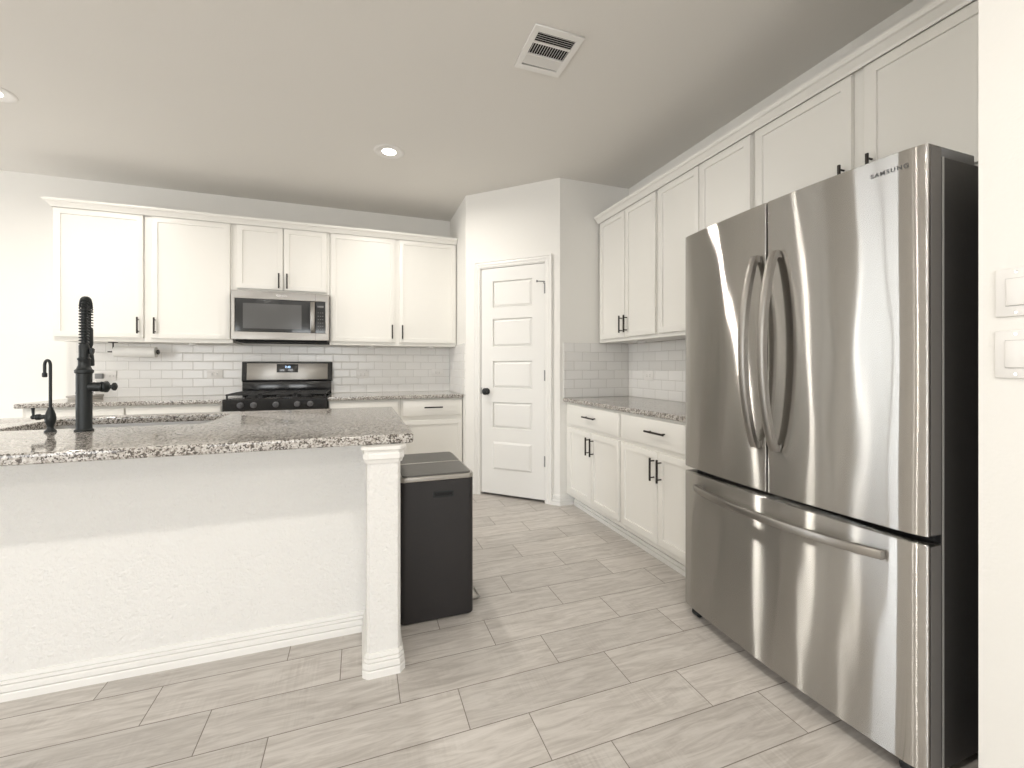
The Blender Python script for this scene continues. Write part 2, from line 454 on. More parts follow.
# width measured from the outer edge inwards
casing_side(.091, -1, 2.121); casing_side(.838, 1, 2.121)
t = bmesh.new()
A = [t.verts.new((.091 + o_, -d, 2.121 - o_)) for o_, d in CP]; B = [t.verts.new((.838 - o_, -d, 2.121 - o_)) for o_, d in CP]
for k in range(len(CP)): t.faces.new((A[k], A[(k + 1) % len(CP)], B[(k + 1) % len(CP)], B[k]))
t.faces.new(A); t.faces.new(B); bmesh.ops.recalc_face_normals(t, faces=t.faces); b.merge(t, M_DIAG)
for x0, x1, z0, z1 in ((.1505, .1575, FL, 2.053), (.7745, .7925, FL, 2.053), (.1505, .7925, 2.053, 2.064)):
    b.box(x0, x1, .0, .099, z0, z1, M=M_DIAG)
struct(b.build('trim_1', TRIM, smooth=0), 'white moulded casing around the pantry door', 'door frame')

# pantry door: five raised panels
def panelled_slab(mb, w, z0, z1, th, panels, M):
    t = bmesh.new()
    xs = sorted({0, w} | {p[0] for p in panels} | {p[1] for p in panels}); zs = sorted({z0, z1} | {p[2] for p in panels} | {p[3] for p in panels})
    V = {(x, z): t.verts.new((x, 0, z)) for x in xs for z in zs}; pf = []
    for i in range(len(xs) - 1):
        for j in range(len(zs) - 1):
            f = t.faces.new((V[xs[i], zs[j]], V[xs[i + 1], zs[j]], V[xs[i + 1], zs[j + 1]], V[xs[i], zs[j + 1]]))
            if any(abs(xs[i] - p[0]) < 1e-6 and abs(zs[j] - p[2]) < 1e-6 for p in panels): pf.append(f)
    for f in pf:
        bmesh.ops.inset_individual(t, faces=[f], thickness=.007, depth=-.014)
        bmesh.ops.inset_individual(t, faces=[f], thickness=.003, depth=0)
        bmesh.ops.inset_individual(t, faces=[f], thickness=.026, depth=.011)
    mb.merge(t, M); mb.box(0, w, .014, th, z0, z1, M=M)
    mb.box(0, .004, 0, .014, z0, z1, M=M); mb.box(w - .004, w, 0, .014, z0, z1, M=M); mb.box(0, w, 0, .014, z0, z0 + .003, M=M)
b = MB(); MD = M_DIAG @ Matrix.Translation((.1585, .004, 0))
pans = [(.1175, .4975, z0, z1) for z0, z1 in ((.259, .509), (.626, .858), (.983, 1.224), (1.349, 1.599), (1.698, 1.934))]
panelled_slab(b, .6140, FL + .022, 2.050, .036, pans, MD)
door = struct(b.build('door_1', DOORM, smooth=0), 'white five-panel pantry door set in the angled corner wall', 'door')
MB().lathe([(.028, 0), (.030, .004), (.028, .008), (.012, .012), (.011, .020), (.022, .025), (.030, .034), (.031, .044), (.026, .053), (.014, .059), (.0, .060)],
           (.220 - .1585, 0, .952), (0, -1, 0), 28, M=MD).build('door_knob', BLACK, door)
MB().box(-.004, .003, -.003, .01, .925, .985, M=MD).build('latch_plate', BRONZE, door)
for k, z in enumerate((.372, 1.099, 1.838)):
    MB().cyl((.6162, -.006, z - .045), (.6162, -.006, z + .045), .0055, 12, M=MD).box(.606, .6162, -.0012, .002, z - .045, z + .045, M=MD).build('hinge', GREYD, door)
MB().cyl((.6162, -.012, 1.893), (.560, -.050, 1.893), .004, 10, M=MD).cyl((.565, -.047, 1.893), (.556, -.053, 1.893), .010, 12, M=MD).cyl((.6162, -.012, 1.893), (.6, -.004, 1.878), .003, 8, M=MD).build('hinge_pin_stop', GREYD, door)

# ------------------------------------------------------------------ cabinets
def shaker(name, w, z0, z1, M, parent, fr=.059):
    """recessed-panel front, back face at y = 0, face at y = -.019"""
    t = bmesh.new(); bmesh.ops.create_cube(t, size=1)
    for v in t.verts: v.co = Vector(((v.co.x + .5) * w, (v.co.y - .5) * .019, z0 + (v.co.z + .5) * (z1 - z0)))
    t.normal_update()
    f = [f for f in t.faces if f.normal.y < -.9][0]
    if fr:
        bmesh.ops.inset_individual(t, faces=[f], thickness=fr, depth=0)
        outer = [f]
        bmesh.ops.inset_individual(t, faces=[f], thickness=.0025, depth=-.0075)
    es = [e for e in t.edges if all(abs(v.co.y + .019) < 1e-5 for v in e.verts) and (all(abs(v.co.x) < 1e-5 for v in e.verts) or all(abs(v.co.x - w) < 1e-5 for v in e.verts) or all(abs(v.co.z - z0) < 1e-5 for v in e.verts) or all(abs(v.co.z - z1) < 1e-5 for v in e.verts))]
    bmesh.ops.bevel(t, geom=es, offset=.0022, segments=2, profile=.5, affect='EDGES')
    b = MB(); b.merge(t, M); return b.build(name, CAB, parent, smooth=30)
def pull(M, x, z, L, vertical, parent, y=-.019):
    b = MB(); r = .0062; so = .030
    if vertical:
        b.cyl((x, y - so, z - L / 2), (x, y - so, z + L / 2), r, 12, M=M, bev=.001)
        for s_ in (-1, 1): b.cyl((x, y + .0005, z + s_ * L * .36), (x, y - so, z + s_ * L * .36), .004, 10, M=M)
    else:
        b.cyl((x - L / 2, y - so, z), (x + L / 2, y - so, z), r, 12, M=M, bev=.001)
        for s_ in (-1, 1): b.cyl((x + s_ * L * .36, y + .0005, z), (x + s_ * L * .36, y - so, z), .004, 10, M=M)
    return b.build('handle', BRONZE, parent)
def cabinet(name, label, M, x0, x1, z0, z1, depth, doors=(), drawers=(), group=None, toe=False, base=None, cat='cabinet'):
    """doors: (x0, x1, z0, z1, handle side L/R, handle at top/bottom)"""
    c0 = M @ Vector(((x0 + x1) / 2, depth / 2, z0)); ob = thing(name, label, cat, c0, group)
    b = MB()
    if toe: b.box(x0, x1, 0, depth, FL + .10, z1, M=M).box(x0, x1, .075, depth, FL, FL + .10, M=M)
    else:
        b.box(x0, x1, 0, depth, z0, z1, M=M)
    b.build('body', CAB, ob, smooth=0)
    for (a0, a1, c_0, c_1, side, at) in doors:
        Md = M @ Matrix.Translation((a0, -.0006, 0))
        d = shaker('door', a1 - a0, c_0, c_1, Md, ob)
        hx = a1 - .028 if side == 'R' else a0 + .028
        hz = c_0 + .034 + .066 if at == 'b' else c_0 + .010 + .066 if at == 's' else c_1 - .036 - .066
        pull(M @ Matrix.Translation((0, -.0006, 0)), hx, hz, .132, True, d)
    for (a0, a1, c_0, c_1) in drawers:
        Md = M @ Matrix.Translation((a0, -.0006, 0))
        d = shaker('drawer', a1 - a0, c_0, c_1, Md, ob, fr=0)
        pull(M @ Matrix.Translation((0, -.0006, 0)), (a0 + a1) / 2, (c_0 + c_1) / 2 + .006, .168, False, d)
    return ob
UZ0, UZ1, DZ0, DZ1 = 1.375, 2.405, 1.405, 2.393
MU = M_BACK(4.27); GB = 'upper cabinets on the back wall'; dU = .328
cabinet('wall_cabinet', 'white two-door upper cabinet at far left, paper towel roll hanging below', MU, -2.217, -1.029, UZ0, UZ1, dU,
        [(-2.205, -1.648, DZ0, DZ1, 'R', 'b'), (-1.594, -1.045, DZ0, DZ1, 'L', 'b')], group=GB)
cabinet('wall_cabinet', 'short white two-door upper cabinet directly above the microwave', MU, -1.027, -.264, 1.822, UZ1, dU,
        [(-.996, -.643, 1.850, DZ1, 'R', 's'), (-.635, -.288, 1.850, DZ1, 'L', 's')], group=GB)
cabinet('wall_cabinet', 'white two-door upper cabinet between the microwave and the pantry corner', MU, -.262, .914, UZ0, UZ1, dU,
        [(-.250, .318, DZ0, DZ1, 'R', 'b'), (.356, .906, DZ0, DZ1, 'L', 'b')], group=GB)
MR = M_RIGHT(1.935); GR = 'upper cabinets on the right wall'; dR = .303
cabinet('wall_cabinet', 'white upper cabinet nearest the pantry, pair of dark pulls near its bottom', MR, -3.215, -2.436, UZ0, UZ1, dR,
        [(-3.180, -2.822, 1.401, 2.382, 'R', 'b'), (-2.816, -2.458, 1.401, 2.382, 'L', 'b')], group=GR)
cabinet('wall_cabinet', 'tall white upper cabinet over the right counter, partly hidden by the fridge', MR, -2.434, -1.683, UZ0, UZ1, dR,
        [(-2.424, -2.056, 1.401, 2.382, 'R', 'b'), (-2.050, -1.692, 1.401, 2.382, 'L', 'b')], group=GR)
cabinet('wall_cabinet', 'short white two-door upper cabinet over the stainless fridge', MR, -1.681, -.640, 1.822, UZ1, dR,
        [(-1.665, -1.205, 1.850, 2.382, 'R', 'b'), (-1.156, -.680, 1.850, 2.382, 'L', 'b')], group=GR)
CRP = [(0, 2.392), (.004, 2.392), (.008, 2.402), (.026, 2.425), (.034, 2.429), (.040, 2.440), (.040, 2.450), (0, 2.450)]
tag(MB().sweep([(-2.217, 4.595), (-2.217, 4.249), (.914, 4.249)], [(o, z + .004) for o, z in CRP][::1]).build('crown_moulding', CAB, smooth=0),
    'white crown moulding running along the back wall cabinets', 'moulding')
tag(MB().sweep([(1.915, 3.205), (1.915, .640)], [(o, z - .006) for o, z in CRP]).build('crown_moulding', CAB, smooth=0),
    'white crown moulding running along the right wall cabinets', 'moulding')
bm_ = MB().box(-2.217, .914, 4.2705, 4.598, UZ1 + .0005, 2.415).build('top_board', CAB, None, smooth=0)
bm_.parent = bpy.data.objects['crown_moulding']; bm_.matrix_parent_inverse = world_of(bm_.parent).inverted()

# base cabinets
CT0, CT1 = .882, .914
MBk = M_BACK(3.99); GBB = 'base cabinets on the back wall'
cabinet('base_cabinet', 'white base cabinet at the left end of the back wall counter', MBk, -2.235, -1.650, FL, CT0 - .001, .605,
        [(-2.206, -1.656, .12, .684, 'R', 't')], [(-2.206, -1.656, .713, .864)], GBB, True)
cabinet('base_cabinet', 'white base cabinet directly left of the black range', MBk, -1.648, -1.030, FL, CT0 - .001, .605,
        [(-1.642, -1.345, .12, .684, 'R', 't'), (-1.339, -1.040, .12, .684, 'L', 't')], [(-1.642, -1.040, .713, .864)], GBB, True)
cabinet('base_cabinet', 'white base cabinet directly right of the black range', MBk, -.252, .343, FL, CT0 - .001, .605,
        [(-.245, .036, .12, .684, 'R', 't'), (.042, .321, .12, .684, 'L', 't')], [(-.245, .321, .713, .864)], GBB, True)
cabinet('base_cabinet', 'white base cabinet with one drawer beside the pantry wall, behind the bin', MBk, .345, .914, FL, CT0 - .001, .605,
        [(.365, .908, .12, .684, 'L', 't')], [(.365, .908, .724, .866)], GBB, True)
MBr = M_RIGHT(1.625); GRB = 'base cabinets on the right wall'
cabinet('base_cabinet', 'white right wall base cabinet next to the pantry corner', MBr, -3.225, -2.412, FL, CT0 - .001, .61,
        [(-3.150, -2.790, .155, .684, 'R', 't'), (-2.784, -2.432, .155, .684, 'L', 't')], [(-3.150, -2.432, .712, .866)], GRB, True)
cabinet('base_cabinet', 'white right wall base cabinet next to the stainless fridge', MBr, -2.410, -1.650, FL, CT0 - .001, .61,
        [(-2.402, -2.040, .155, .684, 'R', 't'), (-2.034, -1.672, .155, .684, 'L', 't')], [(-2.402, -1.672, .712, .866)], GRB, True)
struct(MB().sweep([(1.6995, 3.200), (1.6995, 1.652)], [(o, z) for o, z in BB]).build('baseboard_right', TRIM, smooth=0))

# ------------------------------------------------------------------ counters
def counter(name, label, outer, holes=(), z0=CT0, z1=CT1):
    b = MB().mesh(plate_mesh(outer, list(holes), z0, z1, .006)); return tag(b.build(name, GRAN, smooth=40, rim=True), label, 'countertop')
counter('granite_countertop', 'speckled granite counter left of the range on the back wall', [(-2.262, 3.955), (-1.022, 3.955), (-1.022, 4.597), (-2.262, 4.597)])
counter('granite_countertop', 'speckled granite counter between the range and the pantry wall', [(-.258, 3.955), (.915, 3.955), (.915, 4.597), (-.258, 4.597)])
counter('granite_countertop', 'speckled granite counter on the right wall beside the fridge', [(1.597, 1.648), (2.237, 1.648), (2.237, 3.229), (1.597, 3.229)])
SX0, SX1, SY0, SY1 = -1.42, -.675, 2.325, 2.775
counter('granite_countertop', 'large speckled granite island top with the sink cut out', rrect(-2.35, .197, 1.706, 2.893, .012, 4), [rrect(SX0, SX1, SY0, SY1, .045, 6)[::-1]], .878, .914)

# backsplashes
tag(MB().box(-2.235, .912, 4.590, 4.5995, .9145, UZ0 - .002).build('tile_backsplash', TILEX, smooth=0), 'white subway tile backsplash behind the range on the back wall', 'backsplash')
tag(MB().box(.9085, .9178, 3.885, 4.589, .9145, 1.389).build('tile_backsplash', TILEY, smooth=0), 'narrow subway tile return on the pantry side of the back counter', 'backsplash')
tag(MB().box(1.600, 2.228, 3.2210, 3.2300, .9145, 1.373).build('tile_backsplash', TILEX, smooth=0), 'subway tile on the short pantry wall above the right counter', 'backsplash')
tag(MB().box(2.230, 2.2395, 1.640, 3.2295, .9145, 1.373).build('tile_backsplash', TILEY, smooth=0), 'subway tile backsplash on the right wall beside the fridge', 'backsplash')

# ------------------------------------------------------------------ island
isl = thing('kitchen_island', 'long white kitchen island with textured panel, end column and granite top', 'kitchen island', (-1.07, 2.3, FL))
IY = 1.993
MB().box(-2.25, .0245, IY, IY + .10, FL, .8775).build('back_panel', KNEE, isl, smooth=0)
MB().prism([(.034, 1.682), (.135, 1.682), (.146, 1.694), (.146, 2.80), (.0245, 2.80), (.0245, 1.691)], FL, .8775).build('end_column', KNEE, isl, smooth=20)
mb_ = MB().box(-2.25, .0240, IY + .102, 2.80, FL + .10, .66).box(-2.25, -1.48, IY + .102, 2.80, .66, .877).box(-.62, .024, IY + .102, 2.80, .66, .877).box(-2.25, .024, IY + .102, 2.73, FL, FL + .10)
mb_.box(-1.48, -.62, 2.785, 2.80, .66, .877)
mb_.build('cabinet_body', CAB, isl, smooth=0)
colp = [(.0245, IY), (.0245, 1.691), (.034, 1.682), (.135, 1.682), (.146, 1.694), (.146, 2.80)]
MB().sweep([(-2.25, IY), (.0245, IY)], BB).build('baseboard', TRIM, isl, smooth=0)
MB().sweep(colp, BB).build('column_base_moulding', TRIM, isl, smooth=0)
CAPP = [(0, .814), (.006, .814), (.009, .824), (.014, .831), (.014, .847), (.010, .851), (.012, .860), (.020, .866), (.020, .8775), (0, .8775)]
MB().sweep(colp, CAPP).build('column_cap_moulding', TRIM, isl, smooth=0)
for k in range(4):
    xa = -2.24 + k * .565
    Mi = frame(0, 2.8005, PI)
    d = shaker('door', .555, .13, .87, Mi @ Matrix.Translation((-xa - .555, 0, 0)), isl)
    pull(Mi, -xa - .03, .77, .132, True, d)

# sink
sk = thing('kitchen_sink', 'stainless undermount sink set in the island granite behind the faucet', 'sink', ((SX0 + SX1) / 2, (SY0 + SY1) / 2, .68))
t = bmesh.new(); t0 = rrect(SX0 - .006, SX1 + .006, SY0 - .006, SY1 + .006, .05, 6); t1 = rrect(SX0 + .02, SX1 - .02, SY0 + .02, SY1 - .02, .06, 6)
r0 = [t.verts.new((x, y, .8775)) for x, y in t0]; r1 = [t.verts.new((x, y, .71)) for x, y in t0]; r2 = [t.verts.new((x, y, .69)) for x, y in t1]
rf = [t.verts.new((x, y, .8775)) for x, y in rrect(SX0 - .025, SX1 + .025, SY0 - .03, SY1 + .012 - .006, .06, 6)]
n = len(r0)
for a_, b_ in ((rf, r0), (r0, r1), (r1, r2)):
    for k in range(n): t.faces.new((a_[k], b_[k], b_[(k + 1) % n], a_[(k + 1) % n]))
t.faces.new(r2)
bmesh.ops.solidify(t, geom=t.faces[:], thickness=.0012)
b = MB(); b.merge(t); b.build('basin', SINKM, sk, smooth=40)
MB().lathe([(.045, 0), (.045, .003), (.038, .004), (.030, .001), (0, .001)], (-1.05, 2.55, .692)).build('drain', CHROME, sk)

# main faucet
FX, FY = -1.053, 2.216
fc = thing('kitchen_faucet', 'tall matte black pull-down faucet with spring neck on the island', 'faucet', (FX, FY, CT1))
MB().lathe([(.030, 0), (.030, .005), (.026, .008), (.0248, .012), (.0248, .232), (.029, .236), (.029, .246), (.024, .250), (.021, .258), (.0185, .266), (.0185, .285), (.0205, .288), (.0205, .293), (.0165, .297), (.0165, .345), (.013, .350), (.013, .352)],
           (FX, FY, CT1 + .0005), n=36).build('body', BLACK, fc)
cpts = []
zt = 1.400; R = .078; AD = Vector((-.355, .935, 0))
for k in range(12): cpts.append(Vector((FX + .000, FY, 1.262 + (zt - 1.262) * k / 12)))
for k in range(25):
    a = PI * k / 24; cpts.append(Vector((FX, FY, zt)) + AD * R * (1 - math.cos(a)) + Vector((0, 0, .052 * math.sin(a))))
for k in range(1, 5): cpts.append(Vector((FX, FY, zt - .015 * k)) + AD * 2 * R)
MB().tube(cpts, .0092, 12).build('hose', BLACK, fc)
# spring coil round the hose
def along(pts, s_):
    d = 0
    for p, q in zip(pts[:-1], pts[1:]):
        L = (q - p).length
        if d + L >= s_: return p.lerp(q, (s_ - d) / L), (q - p).normalized()
        d += L
    return pts[-1], (pts[-1] - pts[-2]).normalized()
tot = sum((q - p).length for p, q in zip(cpts[:-1], cpts[1:])); turns = int(tot / .0118); sp_ = []
for k in range(turns * 14):
    p, d = along(cpts, tot * k / (turns * 14)); u = Vector((AD.y, -AD.x, 0)); v = d.cross(u).normalized(); u = v.cross(d).normalized()
    a = 2 * PI * k / 14; sp_.append(p + .0142 * (u * math.cos(a) + v * math.sin(a)))
MB().tube(sp_, .0026, 6).build('spring', BLACK, fc)
MB().lathe([(.011, 0), (.016, -.010), (.016, -.075), (.013, -.085), (.015, -.10), (.020, -.145), (.020, -.165), (.017, -.168), (0, -.168)], (FX + AD.x * 2 * R, FY + AD.y * 2 * R, 1.345)).build('spray_head', BLACK, fc)
MB().cyl((FX, FY + .01, 1.243), (FX + AD.x * (2 * R - .02), FY + AD.y * (2 * R - .02), 1.243), .008, 12).lathe([(.0165, -.008), (.0205, -.008), (.0205, .008), (.0165, .008)], (FX + AD.x * 2 * R, FY + AD.y * 2 * R, 1.243)).box(FX + .018, FX + .030, FY - .006, FY + .006, 1.226, 1.25, .002).build('spray_holder', BLACK, fc)
MB().lathe([(.019, 0), (.019, .036), (.021, .038), (.021, .044), (.017, .046), (.023, .050), (.023, .056), (.018, .060), (.011, .064), (.008, .067), (.008, .072), (.013, .074), (.0165, .078), (.0165, .083), (.010, .087), (0, .088)], (FX + .018, FY, 1.092), (1, 0, 0)).build('handle', BLACK, fc)

# filtered water tap
TX, TY = -1.163, 2.226
tp = thing('water_tap', 'small black gooseneck drinking water tap left of the main faucet', 'tap', (TX, TY, CT1))
MB().lathe([(.019, 0), (.018, .004), (.011, .012), (.0095, .018), (.011, .026), (.0155, .040), (.017, .054), (.0155, .068), (.011, .084), (.0085, .090), (.0085, .096), (.0055, .098), (.0055, .100)], (TX, TY, CT1 + .0005)).build('body', BLACK, tp)
gp = [(TX, TY, 1.0 + .178 * k / 6) for k in range(7)]
rr = .0105
gd = Vector((-.97, .24, 0))
for k in range(1, 15):
    a = PI * k / 14; gp.append((TX + gd.x * rr * (1 - math.cos(a)), TY + gd.y * rr * (1 - math.cos(a)), 1.178 + .022 * math.sin(a)))
gp.append((TX + gd.x * 2 * rr, TY + gd.y * 2 * rr, 1.148))
MB().tube(gp, .0050, 12).lathe([(.0060, 0), (.0078, -.002), (.0078, -.016), (.005, -.018), (0, -.018)], (TX + gd.x * 2 * rr, TY + gd.y * 2 * rr, 1.150)).build('spout', BLACK, tp)
MB().lathe([(.009, 0), (.009, .014), (.012, .018), (.012, .028), (.008, .032), (.009, .040), (.006, .044), (0, .045)], (TX - .014, TY, .975), (-1, 0, 0)).tube([(TX - .050, TY, .970), (TX - .052, TY, .985), (TX - .053, TY, 1.005), (TX - .053, TY, 1.012)], [.006, .004, .005, .0065], 10).build('lever', BLACK, tp)

# ------------------------------------------------------------------ gas range
rg = thing('gas_range', 'black and stainless gas range between the back wall counters', 'range', (-.64, 4.28, FL))
RX0, RX1 = -1.018, -.262
b = MB().box(RX0, RX1, 3.975, 4.585, FL + .03, .900, .002)
b.build('body', BLKGLOSS, rg, smooth=0)
MB().box(RX0 + .002, RX1 - .002, 3.935, 4.50, .9005, .915, .004).build('cooktop', BLKGLOSS, rg)
MB().prism([(3.928, .815), (3.974, .815), (3.974, .9145), (3.936, .9145), (3.928, .905)], RX0, RX1, .002, M=Matrix(((0, 0, 1, 0), (1, 0, 0, 0), (0, 1, 0, 0), (0, 0, 0, 1)))).build('control_panel', BLKGLOSS, rg, smooth=0)
for kx in (-.895, -.803, -.644, -.488, -.391):
    MB().lathe([(.024, 0), (.024, .006), (.020, .010), (.019, .026), (.016, .030), (0, .030)], (kx, 3.9275, .866), (0, -1, 0)).box(kx - .003, kx + .003, 3.893, 3.900, .850, .882, .001).build('knob', KNOBG, rg)
    pass
MB().box(RX0 + .004, RX1 - .004, 3.940, 3.974, .215, .806, .004).build('oven_door', STEELP, rg)
MB().box(RX0 + .10, RX1 - .10, 3.9385, 3.9395, .35, .68, 0).build('oven_window', DARKGLASS, rg)
MB().cyl((RX0 + .06, 3.905, .755), (RX1 - .06, 3.905, .755), .011).cyl((RX0 + .09, 3.94, .755), (RX0 + .09, 3.905, .755), .008).cyl((RX1 - .09, 3.94, .755), (RX1 - .09, 3.905, .755), .008).build('oven_handle', STEELP, rg)
MB().box(RX0 + .004, RX1 - .004, 3.945, 3.974, FL + .05, .205, .004).build('storage_drawer', STEELP, rg)
# backguard
MB().box(RX0 + .003, RX1 - .003, 4.520, 4.586, .9155, 1.035, .003).prism([(4.560, 1.035), (4.586, 1.035), (4.586, 1.217), (4.572, 1.222), (4.552, 1.216), (4.536, 1.045), (4.545, 1.035)], RX0 - .006, RX1 + .006, .003, M=Matrix(((0, 0, 1, 0), (1, 0, 0, 0), (0, 1, 0, 0), (0, 0, 0, 1)))).build('backguard', BLKGLOSS, rg, smooth=25)
Mg = Matrix.Translation((0, 4.5345, 1.045)) @ Matrix.Rotation(-math.atan2(.0165, .171), 4, 'X')
MB().box(RX0 + .035, RX1 - .035, -.004, -.0005, .006, .160, .0015, M=Mg).build('backguard_panel', STEELP, rg)
MB().box(-.738, -.556, -.008, -.0045, .074, .152, .001, M=Mg).build('display_panel', DARKGLASS, rg)
MB().mesh(text_mesh('7:48', .028, .0004, Mg @ Matrix.Translation((-.645, -.0088, .124)) @ Matrix.Rotation(PI / 2, 4, 'X'))).build('display_digits', LED, rg, smooth=0)
for kx in (-.70, -.675, -.62, -.595): MB().box(kx - .006, kx + .006, -.0085, -.0082, .088, .091, M=Mg).build('touch_button', GREYD, rg, smooth=0)
for bx, by in ((-.84, 4.09), (-.84, 4.36), (-.44, 4.09), (-.44, 4.36), (-.64, 4.22)):
    MB().lathe([(.048, 0), (.048, .008), (.036, .010), (.034, .018), (.026, .021), (0, .021)], (bx, by, .9155)).build('burner', GRATE, rg)
for g0, g1 in ((RX0 + .010, -.770), (-.766, -.514), (-.510, RX1 - .010)):
    b = MB(); zt_, zb = .953, .941; ya, yb = 3.975, 4.495
    for y in (ya, yb - .012): b.box(g0, g1, y, y + .012, zb, zt_, .002)
    for x in (g0, g1 - .012): b.box(x, x + .012, ya, yb, zb, zt_, .002)
    mx_ = (g0 + g1) / 2; b.box(mx_ - .006, mx_ + .006, ya, yb, zb, zt_, .002)
    for y in (4.09, 4.225, 4.36): b.box(g0, g1, y - .006, y + .006, zb, zt_, .002)
    for x in (g0 + .002, g1 - .014):
        for y in (ya + .002, yb - .014): b.box(x, x + .012, y, y + .012, .9155, zb)
    b.build('grate', GRATE, rg)

# ------------------------------------------------------------------ microwave
mwv = thing('microwave', 'stainless over-the-range microwave under the short back wall cabinet', 'microwave', (-.64, 4.39, 1.40))
WX0, WX1, WZ0, WZ1, WY = -1.018, -.262, 1.405, 1.8185, 4.17
MB().box(WX0 + .002, WX1 - .002, WY + .030, 4.588, WZ0, WZ1, .002).build('body', CASE, mwv, smooth=0)
MB().box(WX0 + .02, WX1 - .02, WY + .045, 4.57, WZ0 - .016, WZ0 - .0005, .003).build('vent_grille', VOID, mwv, smooth=0)
b = MB().mesh(plate_mesh([(WX0, WZ0), (WX1, WZ0), (WX1, WZ1), (WX0, WZ1)], [[(WX0 + .026, WZ0 + .066), (WX0 + .026, WZ1 - .066), (WX1 - .030, WZ1 - .066), (WX1 - .030, WZ0 + .066)]], -.014, .014, .003), M=Matrix(((1, 0, 0, 0), (0, 0, 1, WY + .015), (0, 1, 0, 0), (0, 0, 0, 1))))
b.build('front_frame', STEELP, mwv, smooth=35)
MB().box(WX0 + .027, -.412, WY + .008, WY + .028, WZ0 + .067, WZ1 - .067, .001).build('door_glass', DARKGLASS, mwv, smooth=0)
MB().box(WX0 + .085, -.485, WY + .0068, WY + .0078, WZ0 + .095, WZ1 - .105).build('door_window', plain('grey_mesh_window', (.10, .10, .10), .12), mwv, smooth=0)
MB().box(-.372, WX1 - .031, WY + .006, WY + .028, WZ0 + .067, WZ1 - .067, .001).build('control_panel', DARKGLASS, mwv, smooth=0)
hp = []
hm = MB(); t = bmesh.new(); rings = []
for k in range(17):
    u = k / 16; z = WZ0 + .072 + u * (WZ1 - WZ0 - .144); y = WY - .002 - .038 * math.sin(PI * u) ** .6
    rings.append([t.verts.new((x, y + dy, z)) for x, dy in ((-.411, 0), (-.404, -.007), (-.382, -.007), (-.375, 0), (-.375, .006), (-.411, .006))])
for a_, b_ in zip(rings[:-1], rings[1:]):
    for k in range(6): t.faces.new((a_[k], a_[(k + 1) % 6], b_[(k + 1) % 6], b_[k]))
t.faces.new(rings[0]); t.faces.new(rings[-1]); bmesh.ops.recalc_face_normals(t, faces=t.faces)
hm.merge(t); hm.build('handle', STEELP, mwv, smooth=30)
xs_ = -.3325; KG = plain('keypad_grey', (.16, .16, .16), .5)
MB().box(xs_ - .026, xs_ + .026, WY + .0052, WY + .0058, 1.700, 1.715).build('clock_display', KG, mwv, smooth=0)
for r_ in range(6):
    for c_ in range(3): MB().box(xs_ - .022 + c_ * .018, xs_ - .013 + c_ * .018, WY + .0052, WY + .0058, 1.50 + r_ * .030, 1.505 + r_ * .030).build('keypad_button', KG, mwv, smooth=0)
for za, zb_ in ((WZ0 + .002, WZ0 + .064), (WZ1 - .064, WZ1 - .002)): MB().box(-.3735, -.3720, WY - .0003, WY + .001, za, zb_).build('panel_seam', VOID, mwv, smooth=0)
b = MB().mesh(text_mesh('Whirlpool', .021, .0005, Matrix.Translation((-.640, WY - .0006, 1.788)) @ Matrix.Rotation(PI / 2, 4, 'X')))
b.tube([Vector((-.640 + .034 * math.cos(a * PI / 12), WY - .0010, 1.788 + .012 * math.sin(a * PI / 12))) for a in range(-2, 17)], .0011, 6)
b.build('logo', CHROME, mwv, smooth=0)

# ------------------------------------------------------------------ refrigerator
fr = thing('refrigerator', 'large stainless French door refrigerator with bottom freezer drawer', 'refrigerator', (1.82, 1.172, FL))
FYL, FYR, FXE, BUL = 1.629, .716, 1.436, .026
def ffront(y, e=FXE):       # bowed front: x of the steel at this y
    u = (FYL - y) / (FYL - FYR) * 2 - 1; return e - BUL * (1 - u * u) + .011 * (max(0, (u - .86) / .14) ** 2 + .4 * max(0, (-u - .9) / .1) ** 2)
def fpanel(y0, y1, z0, z1, rl, rr_, name):
    """one curved steel front between y0 (left) and y1 (right); rl / rr_ are the side edge radii"""
    pts = []; N = 30; xb = 1.503
    for k in range(N + 1):
        y = y0 + (y1 - y0) * k / N
        dl, dr = y0 - y, y - y1
        x = ffront(y)
        if dl < rl: x += rl - math.sqrt(max(0, rl * rl - (rl - dl) ** 2))
        if dr < rr_: x += rr_ - math.sqrt(max(0, rr_ * rr_ - (rr_ - dr) ** 2))
        pts.append((x, y))
        for s_, R_, d in ((0, rl, dl), (1, rr_, dr)):
            pass
    def fine(y0_, y1_, n_): return [y0_ + (y1_ - y0_) * k / n_ for k in range(n_ + 1)]
    ys = [y0 - rl * (1 - math.cos(a * PI / 16)) for a in range(8)] + fine(y0 - rl, y1 + rr_, 56) + [y1 + rr_ * (1 - math.sin(a * PI / 16)) for a in range(1, 9)]
    pts = []
    for y in ys:
        dl, dr = y0 - y, y - y1; x = ffront(y)
        if dl < rl: x += rl - math.sqrt(max(0, rl * rl - (rl - dl) ** 2))
        if dr < rr_: x += rr_ - math.sqrt(max(0, rr_ * rr_ - (rr_ - dr) ** 2))
        pts.append((x, y))
    poly = pts + [(xb, y1), (xb, y0)]
    clean = [poly[0]]
    for p in poly[1:]:
        if (Vector(p) - Vector(clean[-1])).length > 2e-4: clean.append(p)
    return MB().prism(clean, z0, z1, .004, 3)
SPL = 1.175
dl = fpanel(FYL, SPL + .003, .712, 1.780, .006, .004, 'l').build('left_door', STEEL, fr, smooth=30)
dr_ = fpanel(SPL - .003, FYR, .712, 1.780, .004, .005, 'r').build('right_door', STEEL, fr, smooth=30)
dz = fpanel(FYL, FYR, .070, .690, .006, .005, 'd').build('freezer_drawer', STEEL, fr, smooth=30)
